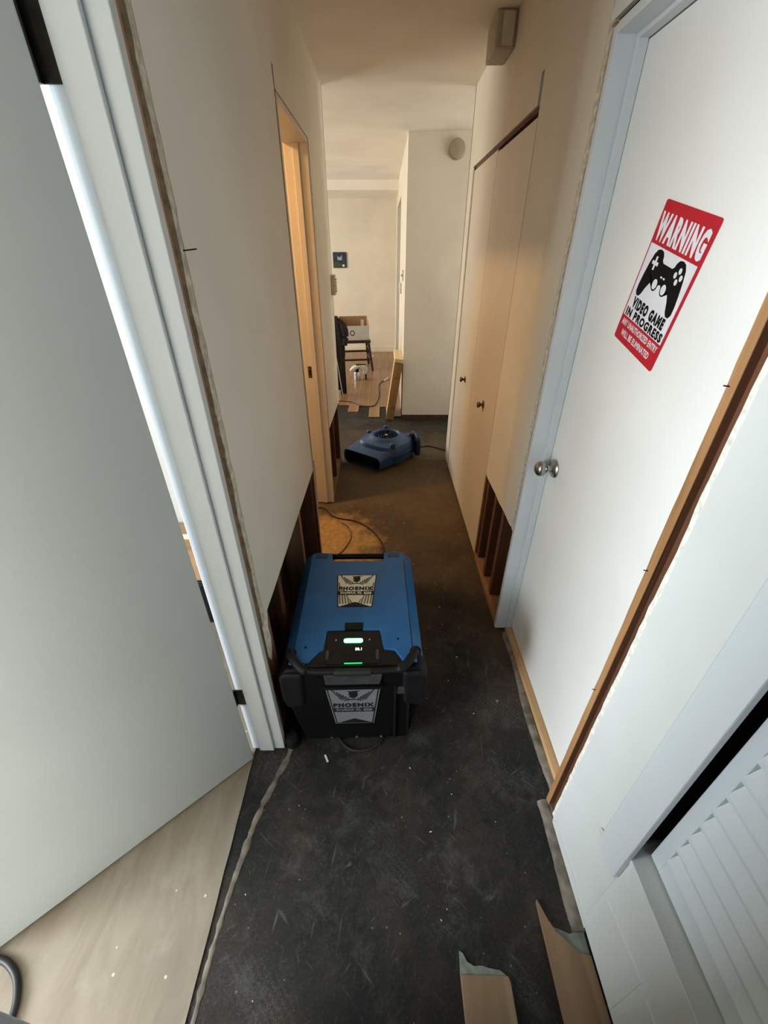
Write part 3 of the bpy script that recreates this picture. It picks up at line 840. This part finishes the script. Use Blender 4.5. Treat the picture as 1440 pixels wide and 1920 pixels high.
def ring_(rx, ry, z, cx=0, cy_=0, n=36, e_=2.4):
    out = []
    for k in range(n):
        a_ = 2 * math.pi * k / n; c_, s_ = math.cos(a_), math.sin(a_)
        out.append((cx + rx * math.copysign(abs(c_) ** (2 / e_), c_), cy_ + ry * math.copysign(abs(s_) ** (2 / e_), s_), z))
    return out


hb = MB().loft([ring_(.17, .17, .012, e_=3.4), ring_(.205, .205, .022, e_=3.4), ring_(.213, .213, .05, e_=3.4), ring_(.217, .215, .098, e_=3.4)])
hb.build('lower_shell', 'blue_plastic_deep', bl, smooth=True)
MB().loft([ring_(.223, .223, .096, e_=3.4), ring_(.226, .226, .104, e_=3.4), ring_(.222, .222, .112, e_=3.4)]).build('seam_flange', 'blue_plastic_dark', bl, smooth=True)
MB().loft([ring_(.217, .215, .11, e_=3.4), ring_(.214, .212, .15, e_=3.4), ring_(.200, .198, .180, e_=3.2), ring_(.168, .166, .194, e_=2.3), ring_(.150, .150, .206, e_=2), ring_(.136, .136, .218, e_=2), ring_(.118, .118, .224, e_=2), ring_(.108, .108, .214, e_=2), ring_(.102, .102, .15, e_=2)]).build('upper_shell', 'blue_plastic_deep', bl, smooth=True)
gr = MB()
for r_ in (.026, .050, .074, .098):
    pts = [(r_ * math.cos(2 * math.pi * k / 28), r_ * math.sin(2 * math.pi * k / 28), .208) for k in range(29)]
    gr.tube(pts, .0022, 5)
for k in range(8):
    a_ = 2 * math.pi * k / 8; gr.tube([(.012 * math.cos(a_), .012 * math.sin(a_), .208), (.107 * math.cos(a_), .107 * math.sin(a_), .209)], .0025, 5)
gro = gr.build('intake_grille', 'black_plastic', bl)
MB().lathe([(.0001, .203), (.014, .203), (.013, .213), (.0001, .214)], n=16).build('grille_boss', 'silver', gro)


def rr3(x0, x1, z0, z1, y, r, n=4):
    return [(p[0], y, p[1]) for p in rrect(x0, x1, z0, z1, r, n)]


nz = MB().loft([rr3(-.200, .195, .012, .186, -.06, .05), rr3(-.215, .190, .010, .172, -.14, .045), rr3(-.230, .172, .008, .148, -.215, .04), rr3(-.240, .157, .006, .126, -.285, .036),
                rr3(-.243, .160, .003, .127, -.287, .042), rr3(-.243, .160, .003, .127, -.300, .042), rr3(-.232, .149, .014, .116, -.300, .036), rr3(-.225, .142, .018, .112, -.20, .034)], cap1=True)
nz.m[-1] = 1
for i_, f_ in enumerate(nz.f):
    if min(f_) >= 6 * 20: nz.m[i_] = 1
nz.build('nozzle', ['blue_plastic_deep', 'dark_void'], bl, smooth=True)
for (x, y) in ((-.19, .0), (-.14, .185), (.15, .17), (.165, -.13)):
    kn = MB().lathe([(.0001, .12), (.022, .12), (.025, .14), (.025, .202), (.018, .212), (.0001, .213)], (x, y, 0), 'z', 14)
    kn.build('stacking_foot', 'blue_plastic_dark', bl, smooth=True)
hd = MB().prism(rrect(.0, .20, .02, .215, .05, 6) + [], .0, .035, 'y')
hd.build('carry_handle', 'blue_plastic_dark', bl, .010, 3, loc=(.10, .235, 0), rot=(0, 0, R(-38)))
MB().box(-.05, .06, .19, .25, .05, .15).build('motor_cover', 'black_plastic_dull', bl, .012)
tag(MB().tube(smooth_path([(.26, 3.60, .04), (.30, 3.64, .008), (.36, 3.69, .006), (.43, 3.70, .006), (.50, 3.66, .006), (.60, 3.60, .006), (.8, 3.6, .006)], 8), .0055, 8).build('power_cord', 'cord_black', smooth=True),
    'black cord leading from the blower to the right wall corner', 'cord', 'cords on the floor')
tag(MB().tube(smooth_path([(.10, 3.80, .008), (.02, 3.95, .008), (.08, 4.08, .008), (.20, 4.06, .008), (.27, 3.92, .008), (.18, 3.80, .008), (.08, 3.86, .02), (.10, 4.02, .02), (.22, 4.0, .02)], 8), .008, 8).build('power_cord', 'cord_black', smooth=True),
    'coil of dark cord on the floor right behind the blower', 'cord', 'cords on the floor')

# ------------------------------------------------------------------ living room floor of separate planks
lf = MB().box(-4.0, .30, 4.93, 8.17, -.05, .0005).build('floor', 'dark_void')
struct(lf, 'laminate plank floor of the living room with stepped plank ends', 'floor')
starts = {-.80: 5.05, -.675: 5.0, -.55: 4.95, -.425: 4.70, -.30: 4.93, -.175: 4.52, -.05: 4.88, .075: 4.54}
pw = .125; base_plank = {}
for ix in range(-9, 9):
    x = -.8 + ix * pw + .0
    if x < -2.0 or x > .15: continue
    y = starts.get(round(x, 3), 4.95 + .1 * random.random())
    L = random.uniform(.5, 1.25); first = True
    x1 = min(x + pw - .0022, .199)
    while y < 8.15:
        y1 = min(y + L, 8.155)
        o = MB().box(0, x1 - x, 0, y1 - y - .0022, 0, .010).build('plank', 'laminate', lf, .0012, 1, loc=(x, y, .0006))
        y = y1; L = 1.25
# remaining boards in the doorway area near the viewer
p1 = MB().prism([(.196, -.6), (.322, -.6), (.322, .252), (.318, .263), (.196, .266)], .001, .013, 'z').build('floor_board', 'oak_plank', bevel=.0015)
tag(p1, 'short oak-coloured floor board end in the middle of the black floor', 'floor board', 'leftover floor boards')
MB().prism([(.196, .2665), (.318, .2635), (.300, .275), (.275, .278), (.255, .283), (.235, .282), (.218, .290), (.209, .306), (.200, .31)], .0008, .004, 'z').build('torn_backing', 'torn_backing', p1)
p2 = MB().prism([(.434, -.6), (.546, -.6), (.546, .30), (.515, .305), (.495, .325), (.470, .345), (.455, .37), (.438, .412), (.434, .405)], .001, .013, 'z').build('floor_board', 'oak_plank_dark', bevel=.0015)
tag(p2, 'splintered brown floor board running along the right wall', 'floor board', 'leftover floor boards')
MB().prism([(.546, .302), (.515, .307), (.495, .327), (.462, .357), (.485, .350), (.505, .342), (.522, .345), (.535, .362), (.546, .36)], .0008, .005, 'z').build('torn_backing', 'torn_backing', p2)

# ------------------------------------------------------------------ lumber stub leaning by the passage wall
ls = empty('lumber_frame', (.02, 4.62, 0.012))
tag(ls, 'short frame of new yellow lumber leaning at the passage wall', 'lumber')
lean = (0, R(8.5), 0)
MB().box(0, .085, -.18, -.142, 0, .615).build('upright_board', 'lumber', ls, .002, 1, rot=lean)
MB().box(0.006, .03, -.141, .20, 0, .615).build('side_board', 'lumber_pale', ls, .002, 1, rot=lean)
MB().box(-.004, .090, -.188, .30, .616, .654).build('cap_board', 'lumber_cap', ls, .002, 1, rot=lean)
MB().box(0.0, .085, .16, .198, 0, .615).build('upright_board', 'lumber', ls, .002, 1, rot=lean)

# ------------------------------------------------------------------ living room things
st = empty('dining_chair', (-.45, 6.9, .0106), (0, 0, R(8)))
tag(st, 'dark wooden chair under the open white box in the living room', 'chair')
MB().box(-.24, .22, -.22, .22, .40, .44).build('seat', 'dark_wood', st, .006)
for x, y, dx, dy in ((.19, -.19, .05, -.05), (-.20, -.19, -.04, -.05), (.19, .19, .04, .05), (-.20, .19, -.04, .05)):
    MB().loft([[(x + dx * q + a * .018, y + dy * q + b_ * .018, (1 - q) * .40) for a, b_ in ((-1, -1), (1, -1), (1, 1), (-1, 1))] for q in (0, 1)][::-1]).build('leg', 'dark_wood', st, .002, 1)
for z in (.16, .29):
    MB().box(-.21, .21, -.225, -.20, z - .014, z + .014).build('stretcher', 'dark_wood', st, .002, 1)
    MB().box(.195, .22, -.20, .20, z - .004, z + .02).build('stretcher', 'dark_wood', st, .002, 1)
bx = empty('open_box', (-.46, 6.86, .452), (0, 0, R(9)))
tag(bx, 'open white cardboard box with a ring mark on the dark chair', 'box')
w_, d_, h_ = .215, .15, .20
MB().box(-w_, w_, -d_, -d_ + .005, 0, h_).build('front_panel', 'box_white', bx)
MB().box(-w_, w_, d_ - .005, d_, 0, h_ + .10).build('back_panel', 'cardboard', bx)
MB().prism([(-d_ + .005, 0), (d_ - .005, 0), (d_ - .005, h_ + .10), (-d_ + .005, h_)], w_ - .005, w_, 'x').build('side_panel', 'cardboard', bx)
MB().prism([(-d_ + .005, 0), (d_ - .005, 0), (d_ - .005, h_ + .10), (-d_ + .005, h_)], -w_, -w_ + .005, 'x').build('side_panel', 'cardboard', bx)
MB().box(-w_ + .005, w_ - .005, -d_ + .005, d_ - .005, 0, .006).build('bottom', 'cardboard', bx)
MB().prism([(.10, .10), (.15, .16), (.16, .26), (.11, .27)], .02, .025, 'y').build('paper_insert', 'box_white', bx)
rg = MB(); n = 24
rg.add([(r_ * math.cos(2 * math.pi * k / n), -d_ - .0008, .10 + r_ * math.sin(2 * math.pi * k / n)) for r_ in (.026, .038) for k in range(n)], [(k, (k + 1) % n, n + (k + 1) % n, n + k) for k in range(n)])
rg.build('ring_mark', 'sign_black', bx, loc=(-.04, 0, 0))

# black chair with a draped jacket, mostly hidden by the wall end
bc = empty('black_chair', (-.735, 5.62, .0106))
tag(bc, 'black upholstered chair at the wall end in the living room', 'chair')
MB().box(-.2, .19, -.2, .2, .40, .47).build('seat', 'black_cloth', bc, .02)
MB().box(-.2, .20, -.24, -.2, .40, .86).build('backrest', 'black_cloth', bc, .015)
for x in (-.18, .19):
    for y in (-.22, .18):
        MB().loft([[(x + a * .018, y + b_ * .018, z) for a, b_ in ((-1, -1), (1, -1), (1, 1), (-1, 1))] for z in (0, .42)]).build('leg', 'dark_wood', bc, .002, 1)
jk = empty('jacket', (-.735, 5.38, .0106))
tag(jk, 'black jacket draped over the chair back near the wall end', 'jacket')
rings = []
for (yy, zz) in ((-.045, .06), (-.05, .25), (-.055, .5), (-.058, .7), (-.05, .85), (-.02, .915), (.02, .92), (.05, .87), (.055, .7), (.05, .5)):
    rings.append([(x, yy + .012 * math.sin(x * 34 + zz * 5), zz + (.0 if x < .19 else -.05) + .015 * math.sin(x * 9)) for x in [-.25 + .5 * k / 14 for k in range(15)]])
jm_ = MB()
fs = []; vs = [p for r_ in rings for p in r_]; nn = 15
for k in range(len(rings) - 1):
    for i in range(nn - 1): fs.append((k * nn + i, k * nn + i + 1, (k + 1) * nn + i + 1, (k + 1) * nn + i))
jm_.add(vs, fs)
jo = jm_.build('jacket_body', 'black_cloth', jk, smooth=True)
so = jo.modifiers.new('thick', 'SOLIDIFY'); so.thickness = .014
MB().tube(smooth_path([(.19, -.055, .9), (.25, -.06, .84), (.275, -.06, .72), (.255, -.062, .62)], 5), [.03] * 5 + [.04] * 5 + [.035] * 6, 10).build('sleeve', 'black_cloth', jk, smooth=True)
tag(MB().tube(smooth_path([(-.60, 5.2, .75), (-.56, 5.2, .4), (-.53, 5.22, .12), (-.515, 5.25, .014)], 8), .004, 6).build('power_cord', 'white_plastic', smooth=True),
    'thin white cord hanging beside the black jacket', 'cord', 'cords on the floor')

# silver sprayer on the floor
sv = empty('spray_gun', (-.39, 6.12, .0106), (0, 0, R(20)))
tag(sv, 'small silver and white spray gun standing on the laminate floor', 'spray gun')
MB().lathe([(.0001, 0), (.045, 0), (.047, .01), (.047, .10), (.040, .115), (.0001, .118)], n=20).build('cup', 'silver', sv, smooth=True)
MB().tube([(-.10, 0, .135), (-.05, 0, .165), (.0, 0, .185), (.04, 0, .19)], [.022, .034, .03, .02], 12).build('nozzle', 'white_plastic', sv, smooth=True)
MB().prism([(-.02, .10), (.02, .10), (.03, .215), (-.015, .225)], -.018, .018, 'y').build('gun_body', 'black_plastic', sv, .004)
MB().prism([(.03, .19), (.13, .20), (.17, .15), (.14, .08), (.09, .06), (.10, .12), (.05, .15)], -.02, .02, 'y').build('handle', 'white_plastic', sv, .006)
MB().tube([(.02, 0, .215), (.13, 0, .205)], .008, 8).build('top_bar', 'black_plastic', sv)
MB().box(.12, .145, -.012, .012, .0, .085).build('stand_leg', 'dark_wood', sv, .003)

# extension cord on the laminate
ec = tag(MB().tube(smooth_path([(-.75, 5.12, .016), (-.485, 5.08, .016), (-.38, 5.03, .016), (-.265, 4.91, .016), (-.16, 4.88, .016), (-.10, 4.97, .016), (-.062, 5.3, .016), (-.07, 5.65, .016), (-.06, 5.9, .016), (.0, 6.06, .016), (.03, 6.12, .016)], 8), .0065, 8).build('extension_cord', 'cord_brown', smooth=True),
         'brown extension cord curving over the laminate in the passage', 'cord', 'cords on the floor')
MB().tube([(.0, 6.05, .018), (.06, 6.17, .02)], [.013, .017], 8).build('plug', 'white_plastic', ec)
tag(MB().prism([(-.30, 7.75), (-.20, 7.73), (-.17, 7.80), (-.27, 7.83)], .0108, .014, 'z').build('paper_scrap', 'chip_white'), 'pale scrap of paper on the laminate behind the chair', 'paper')

# wall things
pc = empty('picture', (-.746, 8.168, 1.476))
tag(pc, 'small dark blue night picture hanging on the far back wall', 'picture')
MB().box(-.113, .113, -.018, 0, -.113, .113).build('canvas', 'night_blue', pc, .003)
MB().prism([(-.04, .0), (.035, .0), (.035, .03), (.042, .05), (.03, .075), (.015, .045), (-.02, .045), (-.035, .06), (-.04, .03)], -.0195, -.018, 'y').build('pale_shape', 'picture_pale', pc)
MB().prism([(-.10, -.10), (.10, -.10), (.10, -.05), (.03, -.06), (-.05, -.03), (-.10, -.06)], -.0192, -.018, 'y').build('dark_ground', 'picture_green', pc)
MB().prism(rrect(.045, .075, -.095, -.065, .006), -.0200, -.0185, 'y').build('pale_spot', 'label_cream', pc)

tb = empty('wall_thermostat', (XL, 3.34, 1.325))  # stands for a thermostat box on the wall end
tag(tb, 'beige thermostat box with keys mounted on the left wall end', 'wall box')
MB().box(0.0003, .03, -.05, .03, 0, .125).build('body', 'ivory_plastic', tb, .004)
for k in range(5):
    MB().box(.0302, .036, -.03, .02, .018 + k * .018, .029 + k * .018).build('key', 'chime_beige', tb, .001, 1)
sw = empty('light_switch', (.20, 4.95, 1.33))
tag(sw, 'switch plate on the bright passage wall', 'switch')
MB().box(-.010, -.0003, -.035, .035, 0, .10).build('plate', 'ivory_plastic', sw, .002)
MB().box(-.022, -.010, -.008, .008, .04, .06).build('toggle', 'chime_beige', sw, .001)
th2 = empty('thermostat', (.20, 5.40, 1.18))
tag(th2, 'small white thermostat below the switch on the passage wall', 'thermostat')
MB().box(-.025, -.0003, -.05, .05, 0, .11).build('body', 'white_plastic', th2, .006)
MB().box(-.031, -.025, -.02, .02, .03, .06).build('dial', 'ivory_plastic', th2, .003)

sd = empty('smoke_detector', (.605, 4.489, 2.305))
tag(sd, 'round beige smoke detector high on the end wall', 'smoke detector')
MB().lathe([(.0001, 0), (.070, 0), (.070, .010), (.062, .030), (.045, .036), (.0001, .037)], n=28).build('body', 'chime_beige', sd, smooth=True, rot=(R(90), 0, 0))
MB().lathe([(.018, .036), (.022, .036), (.022, .039), (.018, .039)], n=20).build('vent_ring', 'chime_beige', sd, rot=(R(90), 0, 0))

ch = empty('door_chime', (XR, 2.60, 2.30))
tag(ch, 'beige box mounted on the right wall just below the ceiling', 'chime box')
MB().box(-.085, -.0003, -.10, .09, 0.005, .119).build('body', 'chime_beige', ch, .006)
MB().box(-.060, -.012, -.112, -.10, .012, .112).build('cover', 'ivory_plastic', ch, .004)

# nail in the torn edge by the left jamb
tag(MB().tube([(XL - .004, .908, 1.583), (XL + .020, .920, 1.586)], .0014, 6).build('nail', 'bronze'), 'single nail sticking out of the torn edge of the left wall', 'nail')

# things seen through the hinge gap in the left room
g1 = empty('storage_bin', (-.88, 1.56, .004))
tag(g1, 'dark storage bin glimpsed through the gap of the open door', 'bin')
MB().loft([[(x, y, z) for x, y in ((-a, -q), (a, -q), (a, q), (-a, q))] for a, q, z in ((.15, .10, 0), (.18, .115, .27))]).build('body', 'black_plastic', g1, .01)
MB().box(-.19, .19, -.12, .12, .271, .29).build('lid', 'black_plastic_dull', g1, .006)
g2 = empty('cardboard_carton', (-.88, 1.56, .2945))
tag(g2, 'brown carton on the dark bin behind the open door', 'box')
MB().box(-.17, .17, -.11, .11, 0, .17).build('carton_body', 'cardboard', g2, .002)
MB().box(-.17, .17, -.02, .02, .1702, .171).build('packing_tape', 'label_cream', g2)

# loose plaster crumbs and flakes on the floor: too many and small to count
rr = random.Random(12); mb = MB()
for k in range(80):
    x = rr.uniform(-.42, .52); y = rr.uniform(.2, 3.9)
    if -.37 < x < .16 and .85 < y < 1.55: continue
    if x > .18 and y < .45: continue
    s = rr.uniform(.0008, .0026); a = rr.uniform(0, 6.28); l_ = s * rr.choice([1, 1, 1.6, 3])
    c_, s_ = math.cos(a), math.sin(a)
    q = [(l_, 0), (0, s), (-l_ * .8, s * .3), (-.2 * l_, -s)]
    mb.add([(x + p * c_ - w * s_, y + p * s_ + w * c_, .0004) for p, w in q] + [(x, y, .0004 + s * .8)], [(0, 1, 4), (1, 2, 4), (2, 3, 4), (3, 0, 4), (3, 2, 1, 0)])
tag(mb.build('plaster_crumbs', 'chip_white'), 'tiny white plaster crumbs scattered over the black floor', 'debris', kind='stuff')
tag(MB().box(-.014, .014, -.0035, .0035, 0.0005, .0035).build('plaster_sliver', 'chip_white', loc=(-.212, .805, 0), rot=(0, 0, R(-62))), 'white sliver lying on the floor before the dehumidifier', 'debris')

# ------------------------------------------------------------------ warm ceiling lamp of the second room
lp = empty('ceiling_lamp', (-1.25, 2.35, CZ))
tag(lp, 'warm ceiling lamp in the room behind the second doorway', 'lamp')
MB().lathe([(.0001, 0), (.12, 0), (.12, -.02), (.0001, -.022)], n=24).build('base', 'white_plastic', lp)
d = bpy.data.lights.new('lamp_bulb', 'AREA'); d.shape = 'DISK'; d.size = .22; d.energy = 32; d.color = (1.0, .60, .27)
lo = bpy.data.objects.new('lamp_bulb', d); COL.objects.link(lo); lo.location = (-1.25, 2.35, CZ - .05)
